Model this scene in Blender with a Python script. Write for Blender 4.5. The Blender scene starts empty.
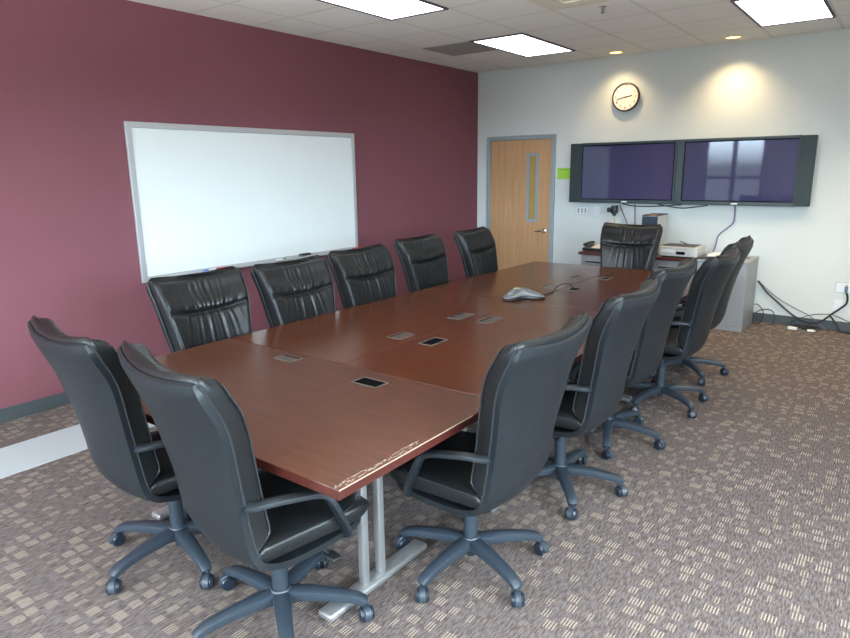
import bpy, bmesh, math, random
from mathutils import Vector, Matrix
random.seed(7)
C = bpy.context.scene.collection
PI = math.pi
R = math.radians

# ---------------------------------------------------------------- helpers
def link(name, bm, mat, parent=None, smooth=False, loc=None):
    me = bpy.data.meshes.new(name)
    bmesh.ops.recalc_face_normals(bm, faces=bm.faces)
    bm.to_mesh(me); bm.free()
    o = bpy.data.objects.new(name, me); C.objects.link(o)
    for m in (mat if isinstance(mat, (list, tuple)) else [mat]):
        me.materials.append(m)
    if smooth:
        for p in me.polygons: p.use_smooth = True
        if smooth != 'all':
            me.set_sharp_from_angle(angle=R(38))
    if parent: o.parent = parent
    if loc: o.location = loc
    return o

def tag(o, label=None, cat=None, group=None, kind=None):
    if label: o['label'] = label
    if cat: o['category'] = cat
    if group: o['group'] = group
    if kind: o['kind'] = kind
    return o

def thing(name, label, cat, loc=(0, 0, 0), rz=0, group=None):
    o = bpy.data.objects.new(name, None); C.objects.link(o)
    o.location = loc; o.rotation_euler = (0, 0, rz)
    return tag(o, label, cat, group)

def struct(name, bm, mat, parent=None, smooth=False):
    o = link(name, bm, mat, parent, smooth)
    if parent is None: o['kind'] = 'structure'
    return o

def copy_tree(o, parent=None):
    c = o.copy(); C.objects.link(c)
    if parent: c.parent = parent
    for ch in list(o.children): copy_tree(ch, c)
    return c

def box(bm, lo, hi, bev=0.0, seg=2, M=None, mi=0):
    r = bmesh.ops.create_cube(bm, size=1)
    vs = r['verts']
    lo = Vector(lo); hi = Vector(hi)
    for v in vs:
        v.co = Vector((lo[i] + (v.co[i] + .5) * (hi[i] - lo[i]) for i in range(3)))
    fs = {f for v in vs for f in v.link_faces}
    if bev > 0:
        es = list({e for v in vs for e in v.link_edges})
        rr = bmesh.ops.bevel(bm, geom=es, offset=bev, segments=seg, profile=.5, affect='EDGES')
        fs = {f for f in rr['faces']} | {f for f in fs if f.is_valid}
        for f in list(fs):
            for e in f.edges:
                for g in e.link_faces: fs.add(g)
        vs = list({v for f in fs for v in f.verts})
    for f in fs: f.material_index = mi
    if M is not None:
        for v in vs: v.co = M @ v.co
    return bm

def B(*a, **k):
    return box(bmesh.new(), *a, **k)

def smooth_pts(pts, n=6):
    P = [Vector(p) for p in pts]
    if len(P) < 3 or n < 2: return P
    out = []
    for i in range(len(P) - 1):
        p0 = P[max(i - 1, 0)]; p1 = P[i]; p2 = P[i + 1]; p3 = P[min(i + 2, len(P) - 1)]
        for k in range(n):
            t = k / n
            out.append(.5 * ((2 * p1) + (p2 - p0) * t + (2 * p0 - 5 * p1 + 4 * p2 - p3) * t * t + (3 * p1 - p0 - 3 * p2 + p3) * t ** 3))
    out.append(P[-1]); return out

def frames(P, up=None):
    T = []
    for i in range(len(P)):
        a = P[max(i - 1, 0)]; b = P[min(i + 1, len(P) - 1)]
        T.append((b - a).normalized())
    u = Vector(up) if up else (Vector((0, 0, 1)) if abs(T[0].z) < .9 else Vector((1, 0, 0)))
    fr = []
    for t in T:
        n = (u - t * u.dot(t))
        n = n.normalized() if n.length > 1e-6 else t.orthogonal().normalized()
        fr.append((t, n, t.cross(n)))
        if up is None: u = n
    return fr

def loft(bm, rings, cap=True, closed=True, mi=0):
    V = [[bm.verts.new(p) for p in r] for r in rings]
    n = len(V[0])
    for a, b in zip(V, V[1:]):
        for i in range(n if closed else n - 1):
            j = (i + 1) % n
            f = bm.faces.new((a[i], a[j], b[j], b[i])); f.material_index = mi
    if cap and closed:
        for r in (V[0], V[-1]):
            try: bm.faces.new(r).material_index = mi
            except ValueError: pass
    return V

def tube(bm, pts, r, seg=8, sm=6, mi=0):
    P = smooth_pts(pts, sm); n = len(P)
    rad = r if isinstance(r, (list, tuple)) else None
    rings = []
    for i, (p, (t, a, b)) in enumerate(zip(P, frames(P))):
        if rad:
            f = i / (n - 1) * (len(rad) - 1); k = min(int(f), len(rad) - 2)
            q = rad[k] + (rad[k + 1] - rad[k]) * (f - k)
        else: q = r
        rings.append([p + (a * math.cos(2 * PI * j / seg) + b * math.sin(2 * PI * j / seg)) * q for j in range(seg)])
    loft(bm, rings, mi=mi); return bm

def strap(bm, pts, w, th, up, sm=6, mi=0):
    """rounded flat bar swept along pts; w, th may be lists (width across 'up'-perpendicular, thickness along normal)"""
    P = smooth_pts(pts, sm); n = len(P); rings = []
    def at(L, i):
        if not isinstance(L, (list, tuple)): return L
        f = i / (n - 1) * (len(L) - 1); k = min(int(f), len(L) - 2)
        return L[k] + (L[k + 1] - L[k]) * (f - k)
    side = Vector(up)
    for i in range(n):
        t = (P[min(i + 1, n - 1)] - P[max(i - 1, 0)]).normalized()
        s = (side - t * side.dot(t)).normalized(); nn = t.cross(s)
        ww, hh = at(w, i) / 2, at(th, i) / 2
        ring = []
        for j in range(12):
            a = 2 * PI * j / 12; c, d = math.cos(a), math.sin(a)
            ring.append(P[i] + s * ww * math.copysign(abs(c) ** .55, c) + nn * hh * math.copysign(abs(d) ** .55, d))
        rings.append(ring)
    loft(bm, rings, mi=mi); return bm

def lathe(bm, prof, seg=24, M=None, mi=0, cap=True):
    rings = []
    for r, z in prof:
        ring = []
        for j in range(seg):
            a = 2 * PI * j / seg
            p = Vector((r * math.cos(a), r * math.sin(a), z))
            ring.append(M @ p if M is not None else p)
        rings.append(ring)
    loft(bm, rings, mi=mi, cap=cap); return bm

def interp(tab, x):
    """piecewise Catmull-Rom through tab=[(x,v)...]"""
    n = len(tab)
    if x <= tab[0][0]: return tab[0][1]
    if x >= tab[-1][0]: return tab[-1][1]
    for i in range(n - 1):
        if tab[i][0] <= x <= tab[i + 1][0]:
            t = (x - tab[i][0]) / (tab[i + 1][0] - tab[i][0])
            p0 = tab[max(i - 1, 0)][1]; p1 = tab[i][1]; p2 = tab[i + 1][1]; p3 = tab[min(i + 2, n - 1)][1]
            return .5 * (2 * p1 + (p2 - p0) * t + (2 * p0 - 5 * p1 + 4 * p2 - p3) * t * t + (3 * p1 - p0 - 3 * p2 + p3) * t ** 3)

# ---------------------------------------------------------------- materials
class N:
    def __init__(s, name):
        s.m = bpy.data.materials.new(name); s.m.use_nodes = True
        s.t = s.m.node_tree; s.t.nodes.clear()
        s.out = s.t.nodes.new('ShaderNodeOutputMaterial')
        s.b = s.t.nodes.new('ShaderNodeBsdfPrincipled')
        s.t.links.new(s.b.outputs[0], s.out.inputs[0])
    def n(s, ty, **k):
        o = s.t.nodes.new('ShaderNode' + ty)
        for a, v in k.items():
            if a.startswith('i_'):
                key = a[2:]; key = int(key) if key.isdigit() else key.replace('_', ' ')
                o.inputs[key].default_value = v
            else: setattr(o, a, v)
        return o
    def l(s, a, b): s.t.links.new(a, b)
    def math(s, op, a, b=None, c=None):
        o = s.t.nodes.new('ShaderNodeMath'); o.operation = op
        for i, x in enumerate((a, b, c)):
            if x is None: continue
            if isinstance(x, (int, float)): o.inputs[i].default_value = x
            else: s.l(x, o.inputs[i])
        return o.outputs[0]
    def mix(s, f, a, b):
        o = s.t.nodes.new('ShaderNodeMix'); o.data_type = 'RGBA'
        for i, x in ((0, f), (6, a), (7, b)):
            if isinstance(x, (int, float)): o.inputs[i].default_value = x
            elif isinstance(x, tuple): o.inputs[i].default_value = (*x, 1)
            else: s.l(x, o.inputs[i])
        return o.outputs[2]
    def coord(s, scale=(1, 1, 1), space='Object'):
        tc = s.n('TexCoord'); mp = s.n('Mapping'); mp.inputs['Scale'].default_value = scale
        s.l(tc.outputs[space], mp.inputs[0]); return mp.outputs[0]
    def noise(s, co, scale, detail=3, rough=.55):
        o = s.n('TexNoise', i_Scale=scale, i_Detail=detail, i_Roughness=rough); s.l(co, o.inputs[0]); return o.outputs[0]
    def bump(s, h, strength, dist=.001):
        o = s.n('Bump'); o.inputs['Strength'].default_value = strength; o.inputs['Distance'].default_value = dist
        s.l(h, o.inputs['Height']); s.l(o.outputs[0], s.b.inputs['Normal'])

def pmat(name, col, rough=.5, metal=0.0, var=.12, nscale=30, bump=0.0, bscale=200, spec=.5, coat=0.0, emit=None, es=0, stretch=(1, 1, 1)):
    k = N(name); co = k.coord(stretch)
    f = k.noise(co, nscale)
    d = tuple(max(0, c * (1 - var)) for c in col); u = tuple(min(1, c * (1 + var)) for c in col)
    k.l(k.mix(f, d, u), k.b.inputs['Base Color'])
    k.b.inputs['Roughness'].default_value = rough; k.b.inputs['Metallic'].default_value = metal
    k.b.inputs['Specular IOR Level'].default_value = spec; k.b.inputs['Coat Weight'].default_value = coat
    if bump: k.bump(k.noise(co, bscale, 4), bump)
    if emit:
        k.b.inputs['Emission Color'].default_value = (*emit, 1); k.b.inputs['Emission Strength'].default_value = es
    return k.m

def carpet_mat():
    k = N('patterned_carpet'); tc = k.n('TexCoord'); sp = k.n('SeparateXYZ'); k.l(tc.outputs['Object'], sp.inputs[0])
    co = tc.outputs['Object']; x, y = sp.outputs[0], sp.outputs[1]
    pitch = .0118
    cw, ch = pitch * 7, .066
    fy = k.math('DIVIDE', y, ch); iy = k.math('FLOOR', fy); vy = k.math('FRACT', fy)
    wn1 = k.n('TexWhiteNoise', noise_dimensions='1D'); k.l(iy, wn1.inputs['W'])
    sh = k.math('FLOOR', k.math('MULTIPLY', wn1.outputs[0], 7))
    fx = k.math('ADD', k.math('DIVIDE', x, cw), k.math('DIVIDE', sh, 7)); ix = k.math('FLOOR', fx); vx = k.math('FRACT', fx)
    cb = k.n('CombineXYZ'); k.l(ix, cb.inputs[0]); k.l(iy, cb.inputs[1])
    wn = k.n('TexWhiteNoise', noise_dimensions='2D'); k.l(cb.outputs[0], wn.inputs['Vector'])
    sc = k.n('SeparateColor'); k.l(wn.outputs[1], sc.inputs[0])
    r0, r1, r2 = sc.outputs
    sf = k.math('FRACT', k.math('MULTIPLY', vx, 7))                       # yarn rows run along y
    stripe = k.math('MULTIPLY', k.math('GREATER_THAN', sf, .26), k.math('LESS_THAN', sf, .66))
    wid = k.math('ADD', .30, k.math('DIVIDE', k.math('FLOOR', k.math('MULTIPLY', r1, 3.6)), 7))
    inx = k.math('LESS_THAN', vx, wid)
    iny = k.math('MULTIPLY', k.math('GREATER_THAN', vy, k.math('MULTIPLY', r2, .22)), k.math('LESS_THAN', vy, k.math('ADD', .66, k.math('MULTIPLY', r2, .30))))
    on = k.math('GREATER_THAN', r0, .34)
    amt = k.math('MULTIPLY', k.math('MULTIPLY', k.math('MULTIPLY', stripe, inx), iny), on)
    n1 = k.noise(co, 330, 2, .8); n2 = k.noise(co, 120, 3, .7); n3 = k.noise(co, 2.2, 2)
    mp = k.coord((150, 26, 1)); ny = k.noise(mp, 1.0, 2, .6); mp2 = k.coord((90, 18, 1)); nb = k.noise(mp2, 1.0, 2, .6)
    ramp = k.n('ValToRGB'); k.l(n1, ramp.inputs[0]); e = ramp.color_ramp.elements
    e[0].position = .36; e[0].color = (.022, .017, .018, 1); e[1].position = .64; e[1].color = (.27, .22, .205, 1)
    ramp2 = k.n('ValToRGB'); k.l(ny, ramp2.inputs[0]); e = ramp2.color_ramp.elements
    e[0].position = .40; e[0].color = (.032, .024, .025, 1); e[1].position = .60; e[1].color = (.215, .172, .16, 1)
    base = k.mix(.55, ramp.outputs[0], ramp2.outputs[0])
    rb = k.n('ValToRGB'); k.l(nb, rb.inputs[0]); e = rb.color_ramp.elements
    e[0].position = .52; e[0].color = (0, 0, 0, 1); e[1].position = .66; e[1].color = (1, 1, 1, 1)
    base = k.mix(k.math('MULTIPLY', k.math('MULTIPLY', rb.outputs[0], stripe), .55), base, (.19, .21, .24))
    wear = k.math('MULTIPLY', k.math('MULTIPLY', amt, .82), k.math('MULTIPLY', k.math('ADD', .25, k.math('MULTIPLY', n2, 1.15)), k.math('ADD', .7, k.math('MULTIPLY', r1, .35))))
    col = k.mix(wear, base, (.50, .41, .32))
    col = k.mix(k.math('MULTIPLY', n3, .25), col, (.085, .068, .062))
    k.l(col, k.b.inputs['Base Color']); k.b.inputs['Roughness'].default_value = .95
    k.b.inputs['Specular IOR Level'].default_value = .1
    k.bump(k.math('ADD', n1, k.math('MULTIPLY', amt, .5)), .5, .004)
    return k.m

GX, GY, GT = .4918, -.690, .61       # ceiling grid
def ceiling_mat():
    k = N('ceiling_tiles'); tc = k.n('TexCoord'); sp = k.n('SeparateXYZ'); k.l(tc.outputs['Object'], sp.inputs[0])
    def line(v, o):
        f = k.math('FRACT', k.math('ADD', k.math('DIVIDE', k.math('SUBTRACT', v, o), GT), 100.5))
        return k.math('ABSOLUTE', k.math('SUBTRACT', f, .5))
    d = k.math('MINIMUM', line(sp.outputs[0], GX), line(sp.outputs[1], GY))
    g = k.math('LESS_THAN', d, .0135)
    edge = k.math('LESS_THAN', d, .022)
    n = k.noise(tc.outputs['Object'], 260, 3, .7); n2 = k.noise(tc.outputs['Object'], 40, 2)
    t = k.mix(n, (.80, .785, .745), (.93, .915, .87)); t = k.mix(k.math('MULTIPLY', n2, .2), t, (.7, .7, .67))
    t = k.mix(edge, t, (.64, .62, .58)); t = k.mix(g, t, (.76, .74, .69))
    k.l(t, k.b.inputs['Base Color']); k.b.inputs['Roughness'].default_value = .9; k.b.inputs['Specular IOR Level'].default_value = .1
    k.bump(n, .25, .002); return k.m

def wood_mat(name, axis, dark, light, rough=.3, scale=1.0, coat=.25, painted_haze=0.0, fine=1.0):
    st = [28, 28, 28]; st[axis] = 1.6
    k = N(name); co = k.coord(tuple(s * scale for s in st)); big = k.coord((2.5, 2.5, 2.5))
    n1 = k.noise(co, 1.6, 5, .6); n2 = k.noise(k.coord(tuple(s * scale * 4 for s in st)), 1.5, 3); n3 = k.noise(big, 1.3, 3)
    f = k.math('ADD', k.math('MULTIPLY', n1, .75), k.math('MULTIPLY', n2, .25 * fine))
    ramp = k.n('ValToRGB'); k.l(f, ramp.inputs[0]); e = ramp.color_ramp.elements
    e[0].position = .32; e[0].color = (*dark, 1); e[1].position = .7; e[1].color = (*light, 1)
    c = k.mix(k.math('MULTIPLY', n3, .35), ramp.outputs[0], dark)
    if painted_haze: c = k.mix(k.math('MULTIPLY', k.noise(big, .8, 4, .7), painted_haze), c, (.24, .15, .12))  # hazy reflection on the near table, painted into its base colour
    k.l(c, k.b.inputs['Base Color'])
    k.l(k.math('ADD', rough - .05, k.math('MULTIPLY', n3, .14)), k.b.inputs['Roughness'])
    k.b.inputs['Coat Weight'].default_value = coat; k.b.inputs['Coat Roughness'].default_value = .18
    k.bump(f, .06, .001); return k.m

def leather_mat(name, col, rough, spec=.5):
    k = N(name); co = k.coord()
    v = k.n('TexVoronoi', i_Scale=260); k.l(co, v.inputs[0])
    n = k.noise(co, 7, 4); n2 = k.noise(co, 45, 4, .6)
    k.l(k.mix(n, tuple(c * .8 for c in col), tuple(c * 1.25 for c in col)), k.b.inputs['Base Color'])
    k.l(k.math('ADD', rough - .06, k.math('MULTIPLY', n2, .14)), k.b.inputs['Roughness'])
    k.b.inputs['Specular IOR Level'].default_value = spec
    k.bump(k.math('ADD', k.math('MULTIPLY', v.outputs['Distance'], .25), n2), .22, .0025); return k.m

M_carpet = carpet_mat(); M_ceil = ceiling_mat()
M_maroon = pmat('maroon_paint', (.205, .075, .094), .75, var=.05, nscale=3, bump=.08, bscale=350, spec=.25)
M_white = pmat('white_paint', (.62, .66, .645), .8, var=.02, nscale=3, bump=.06, bscale=350, spec=.2)
M_base = pmat('grey_vinyl_base', (.055, .07, .075), .5, var=.1, nscale=6)
M_strip = pmat('pale_vinyl_strip', (.42, .46, .48), .45, var=.07, nscale=260)
M_cherry = wood_mat('cherry_laminate', 1, (.052, .0135, .0048), (.145, .043, .0130), .22, coat=.12)
M_cherry_x = wood_mat('cherry_laminate_crosswise', 0, (.042, .0108, .0042), (.118, .034, .0108), .34, coat=.0, painted_haze=.14)
M_edge = wood_mat('cherry_edge_band', 1, (.045, .010, .007), (.085, .018, .012), .35, coat=.1)
M_worn = pmat('worn_edge', (.33, .25, .19), .6, var=.5, nscale=120)
M_oak = wood_mat('birch_door_veneer', 2, (.44, .245, .115), (.60, .37, .19), .42, scale=.6, coat=.1)
M_doorframe = pmat('grey_door_frame', (.29, .34, .36), .45, var=.04)
M_yellowglass = pmat('amber_glass', (.42, .30, .10), .15, var=.05)  # plain amber base colour, no emission
M_chrome = pmat('brushed_chrome', (.7, .7, .7), .25, 1.0, var=.05)
M_silver = pmat('silver_metal', (.40, .405, .41), .36, .7, var=.05, nscale=60)
M_leather = leather_mat('black_leather', (.0085, .0098, .0105), .36, .42)
M_shell = leather_mat('smooth_black_leather', (.0085, .0115, .0145), .46, .42)
M_piping = pmat('leather_piping', (.022, .025, .028), .45, var=.2)
M_plastic = pmat('blue_black_plastic', (.024, .034, .047), .42, var=.12, nscale=40, bump=.05, bscale=500)
M_arm = pmat('black_armrest_plastic', (.013, .017, .021), .45, var=.12, nscale=40, bump=.05, bscale=500)
M_wheel = pmat('caster_black', (.012, .019, .032), .3, var=.1)
M_black = pmat('black_plastic', (.012, .013, .014), .4, var=.15)
M_well = pmat('black_well', (.003, .003, .004), .9, var=.1, spec=.05)
M_lid = pmat('brushed_bronze_lid', (.13, .108, .092), .35, .5, var=.2, nscale=90, stretch=(1, 12, 1))
M_lidframe = pmat('pewter_frame', (.22, .20, .18), .35, .6, var=.1)
M_wbface = pmat('whiteboard_face', (.76, .80, .80), .32, var=.008, nscale=2, spec=.4)
M_alu = pmat('aluminium', (.50, .51, .52), .42, .35, var=.04)
M_bezel = pmat('dark_teal_bezel', (.026, .045, .052), .42, var=.08)
M_speaker = pmat('speaker_grille', (.019, .035, .040), .6, var=.2, nscale=400)
k = N('plasma_glass'); co = k.coord(); k.l(k.mix(k.noise(co, 2, 2), (.040, .042, .105), (.046, .048, .118)), k.b.inputs['Base Color'])
k.b.inputs['Roughness'].default_value = .035; k.b.inputs['Specular IOR Level'].default_value = .45
M_screen = k.m
M_offwhite = pmat('off_white_plastic', (.68, .67, .63), .45, var=.03)
M_plate = pmat('white_plate', (.70, .73, .76), .4, var=.02)
M_plateedge = pmat('grey_plate_edge', (.33, .35, .38), .5, var=.05)
M_green = pmat('lime_paper', (.36, .66, .06), .7, var=.06, nscale=20)
M_greenink = pmat('green_ink', (.16, .33, .05), .7, var=.4, nscale=90)
M_clockface = pmat('clock_paper', (.88, .84, .72), .5, var=.01)
M_ink = pmat('brown_black_ink', (.05, .02, .02), .5, var=.1)
M_cab = pmat('grey_steel_cabinet', (.30, .31, .32), .42, .25, var=.05, nscale=200)
M_cabdark = pmat('shadow_gap', (.04, .04, .045), .6, var=.1)
M_cabtop = wood_mat('mahogany_top', 0, (.060, .012, .012), (.10, .022, .02), .35)
M_devsilver = pmat('silver_plastic', (.52, .52, .50), .35, .2, var=.04)
M_phone = pmat('phone_grey', (.21, .22, .23), .3, .3, var=.1, nscale=15)
M_devdark = pmat('charcoal_top', (.035, .03, .028), .5, var=.4, nscale=120)
M_navy = pmat('navy_front', (.012, .022, .05), .35, var=.15)
M_amber = pmat('amber_patch', (.75, .42, .14), .4, var=.1)
M_cream = pmat('cream_plastic', (.72, .66, .52), .4, var=.05)
M_paperw = pmat('white_paper', (.82, .82, .80), .6, var=.02)
M_cable = pmat('black_cable', (.012, .011, .013), .45, var=.2)
M_cable2 = pmat('grey_cable', (.16, .15, .17), .5, var=.2)
M_cable3 = pmat('violet_grey_cable', (.17, .13, .26), .5, var=.1)
M_blue = pmat('blue_marker', (.02, .12, .62), .4); M_red = pmat('red_marker', (.6, .02, .05), .4)
M_grn = pmat('green_marker', (.02, .4, .14), .4)
M_lightframe = pmat('light_frame_black', (.06, .055, .08), .5)
k = N('lit_diffuser'); sp = k.n('SeparateXYZ'); tc = k.n('TexCoord'); k.l(tc.outputs['Object'], sp.inputs[0])
sx = k.math('ABSOLUTE', k.math('SINE', k.math('MULTIPLY', sp.outputs[0], PI / .19)))
sy = k.math('ABSOLUTE', k.math('SINE', k.math('MULTIPLY', sp.outputs[1], PI / .20)))
st = k.math('ADD', 2.3, k.math('MULTIPLY', k.math('MULTIPLY', sx, sy), 1.6))
k.b.inputs['Base Color'].default_value = (.8, .8, .8, 1); k.b.inputs['Emission Color'].default_value = (.98, .96, 1, 1)
k.l(st, k.b.inputs['Emission Strength']); M_diffuser = k.m
M_vent = pmat('grey_vent', (.33, .325, .30), .7, var=.05, nscale=300)
M_ventwhite = pmat('cream_vent', (.74, .70, .60), .6, var=.03)
M_bulb = pmat('warm_bulb', (.9, .7, .4), .4, emit=(1, .66, .25), es=2.6)
M_ring = pmat('downlight_trim', (.70, .58, .40), .4, .2)
M_winframe = pmat('dark_window_frame', (.05, .055, .07), .45)
k = N('window_glass'); tr = k.n('BsdfTransparent'); gl = k.n('BsdfGlossy', i_Roughness=.02); mx = k.n('MixShader'); mx.inputs[0].default_value = .06
tint = k.noise(k.coord(), .5, 1); cr = k.mix(tint, (.92, .95, .96), (.96, .98, .98)); k.l(cr, tr.inputs[0])
k.l(tr.outputs[0], mx.inputs[1]); k.l(gl.outputs[0], mx.inputs[2]); k.l(mx.outputs[0], k.out.inputs[0]); M_glass = k.m
M_rail = pmat('pale_railing', (.6, .62, .66), .5)

# ---------------------------------------------------------------- the room
H = 2.95; XR = 6.7; YF = -9.7
def wall_with_holes(lo, hi, axis, t0, t1, holes):
    """wall slab: spans lo..hi along 'axis' (0:x,1:y), thickness t0..t1 on the other axis, z 0..H; holes=[(a0,a1,z0,z1)]"""
    bm = bmesh.new()
    def bb(a0, a1, z0, z1):
        if a1 - a0 < 1e-4 or z1 - z0 < 1e-4: return
        if axis == 0: box(bm, (a0, t0, z0), (a1, t1, z1))
        else: box(bm, (t0, a0, z0), (t1, a1, z1))
    x = lo
    for a0, a1, z0, z1 in sorted(holes):
        bb(x, a0, 0, H); bb(a0, a1, 0, z0); bb(a0, a1, z1, H); x = a1
    bb(x, hi, 0, H); return bm

struct('floor', B((-.15, YF - .15, -.1), (XR + .15, .15, 0)), M_carpet)
struct('ceiling', B((-.15, YF - .15, H), (XR + .15, .15, H + .1)), M_ceil)
struct('wall_left', B((-.15, YF - .15, 0), (0, .15, H)), M_maroon)
struct('wall_back', B((0, 0, 0), (XR + .15, .15, H)), M_white)
WINS = [(.62, 1.98, .25, 2.75), (3.1, 5.9, .75, 2.6)]
FILL_WINR = [(-8.3, -4.9, .75, 2.6)]  # unseen right-wall window, added as fill light
struct('wall_front', wall_with_holes(0, XR + .15, 0, YF - .15, YF, WINS), M_white)
struct('wall_right', wall_with_holes(YF, 0, 1, XR, XR + .15, FILL_WINR), M_white)
struct('baseboard_left', B((0, YF, 0), (.012, 0, .1), .004), M_base)
bm = bmesh.new(); box(bm, (.012, -.012, 0), (.15, 0, .1), .003); box(bm, (1.167, -.012, 0), (XR, 0, .1), .003)
struct('baseboard_back', bm, M_base)
struct('trim_1', B((.49, YF + .02, 0), (.945, -1.2, .004)), M_strip)

def window(name, axis, a0, a1, z0, z1, t, nv, hz, sgn):
    """frame + mullions + glass in a wall opening"""
    def bb(bm, p0, p1, z_0, z_1, d0, d1, bev=.004):
        if axis == 0: box(bm, (p0, t + d0, z_0), (p1, t + d1, z_1), bev)
        else: box(bm, (t + d0, p0, z_0), (t + d1, p1, z_1), bev)
    o = bpy.data.objects.new(name, None); C.objects.link(o); o['kind'] = 'structure'
    bm = bmesh.new(); d0, d1 = sorted((-sgn * .11, -sgn * .03))
    bb(bm, a0, a0 + .07, z0, z1, d0, d1); bb(bm, a1 - .07, a1, z0, z1, d0, d1)
    bb(bm, a0, a1, z0, z0 + .07, d0, d1); bb(bm, a0, a1, z1 - .07, z1, d0, d1)
    link('window_frame', bm, M_winframe, o)
    for i in range(1, nv):
        bm = bmesh.new(); x = a0 + (a1 - a0) * i / nv; bb(bm, x - .05, x + .05, z0 + .07, z1 - .07, d0, d1); link('mullion', bm, M_winframe, o)
    bm = bmesh.new(); bb(bm, a0 + .07, a1 - .07, hz - .035, hz + .035, d0, d1); link('transom', bm, M_winframe, o)
    bm = bmesh.new(); g = sorted((-sgn * .075, -sgn * .069)); bb(bm, a0 + .06, a1 - .06, z0 + .06, z1 - .06, g[0], g[1], 0); link('pane', bm, M_glass, o)
    return o
for i, (a0, a1, z0, z1) in enumerate(WINS): window('window_%d' % (i + 1), 0, a0, a1, z0, z1, YF, 2 if i == 0 else 4, 1.42, 1)
for i, (a0, a1, z0, z1) in enumerate(FILL_WINR): window('window_%d' % (i + 3), 1, a0, a1, z0, z1, XR, 4, 1.42, -1)  # the added fill window

# door 1 in the back wall
DX, DW, DZ = .166, 1.016, 2.11
d = bpy.data.objects.new('door_1', None); C.objects.link(d); d.location = (DX, 0, 0); d['kind'] = 'structure'
bm = bmesh.new()
box(bm, (0, -.03, 0), (.055, 0, DZ), .004); box(bm, (DW - .055, -.03, 0), (DW, 0, DZ), .004); box(bm, (.055, -.03, DZ - .055), (DW - .055, 0, DZ), .004)
link('door_frame', bm, M_doorframe, d)
gx0, gx1, gz0, gz1 = .655, .745, 1.03, 1.845
bm = bmesh.new()
for a in ((.06, .008, gx0, DZ - .058), (gx1, .008, DW - .06, DZ - .058), (gx0, .008, gx1, gz0), (gx0, gz1, gx1, DZ - .058)):
    box(bm, (a[0], -.018, a[1]), (a[2], -.001, a[3]))
link('door_leaf', bm, M_oak, d)
bm = bmesh.new(); f = .04
box(bm, (gx0 - f, -.028, gz0 - f), (gx0, -.012, gz1 + f), .003); box(bm, (gx1, -.028, gz0 - f), (gx1 + f, -.012, gz1 + f), .003)
box(bm, (gx0, -.028, gz0 - f), (gx1, -.012, gz0), .003); box(bm, (gx0, -.028, gz1), (gx1, -.012, gz1 + f), .003)
link('vision_panel_frame', bm, M_doorframe, d)
link('vision_panel_glass', B((gx0, -.013, gz0), (gx1, -.009, gz1)), M_yellowglass, d)
bm = bmesh.new(); Mx = Matrix.Translation((DW - .125, -.018, .885)) @ Matrix.Rotation(PI / 2, 4, 'X')
lathe(bm, [(.0, 0), (.03, 0), (.03, .006), (.012, .012), (.011, .05), (0, .05)], 20, Mx)
tube(bm, [(DW - .125, -.066, .885), (DW - .15, -.068, .886), (DW - .21, -.064, .878), (DW - .245, -.062, .874)], [.012, .011, .009, .007], 10)
link('door_lever', bm, M_chrome, d, True)
for z in (1.88, 1.02, .25):
    bm = bmesh.new(); tube(bm, [(.062, -.035, z - .055), (.062, -.035, z + .055)], .011, 10, 1); box(bm, (.03, -.033, z - .055), (.06, -.028, z + .055))
    link('hinge', bm, M_doorframe, d)

# ---------------------------------------------------------------- conference tables
TH = .737; TT = .036
def well(p, cx, cy, lx, ly, open_, long_axis):
    """cable access box let into the table top"""
    bm = bmesh.new(); z = TH; f = .009
    for a in ((-lx / 2, -ly / 2, lx / 2, -ly / 2 + f), (-lx / 2, ly / 2 - f, lx / 2, ly / 2), (-lx / 2, -ly / 2, -lx / 2 + f, ly / 2), (lx / 2 - f, -ly / 2, lx / 2, ly / 2)):
        box(bm, (cx + a[0], cy + a[1], z - .002), (cx + a[2], cy + a[3], z + .003), .001)
    o = link('power_box_frame', bm, M_lidframe, p)
    if open_:
        link('power_box_well', B((cx - lx / 2 + f, cy - ly / 2 + f, z - .001), (cx + lx / 2 - f, cy + ly / 2 - f, z + .0008)), M_well, o)
    else:
        bm = bmesh.new(); box(bm, (cx - lx / 2 + f, cy - ly / 2 + f, z - .001), (cx + lx / 2 - f, cy + ly / 2 - f, z + .0022), .001)
        link('power_box_lid', bm, M_lid, o)
        bm = bmesh.new(); h = .011
        if long_axis == 1: box(bm, (cx - lx / 2 + f, cy - ly / 2 + f, z), (cx - lx / 2 + f + h, cy + ly / 2 - f, z + .0032))
        else: box(bm, (cx - lx / 2 + f, cy + ly / 2 - f - h, z), (cx + lx / 2 - f, cy + ly / 2 - f, z + .0032))
        link('power_box_slot', bm, M_well, o)

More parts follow.
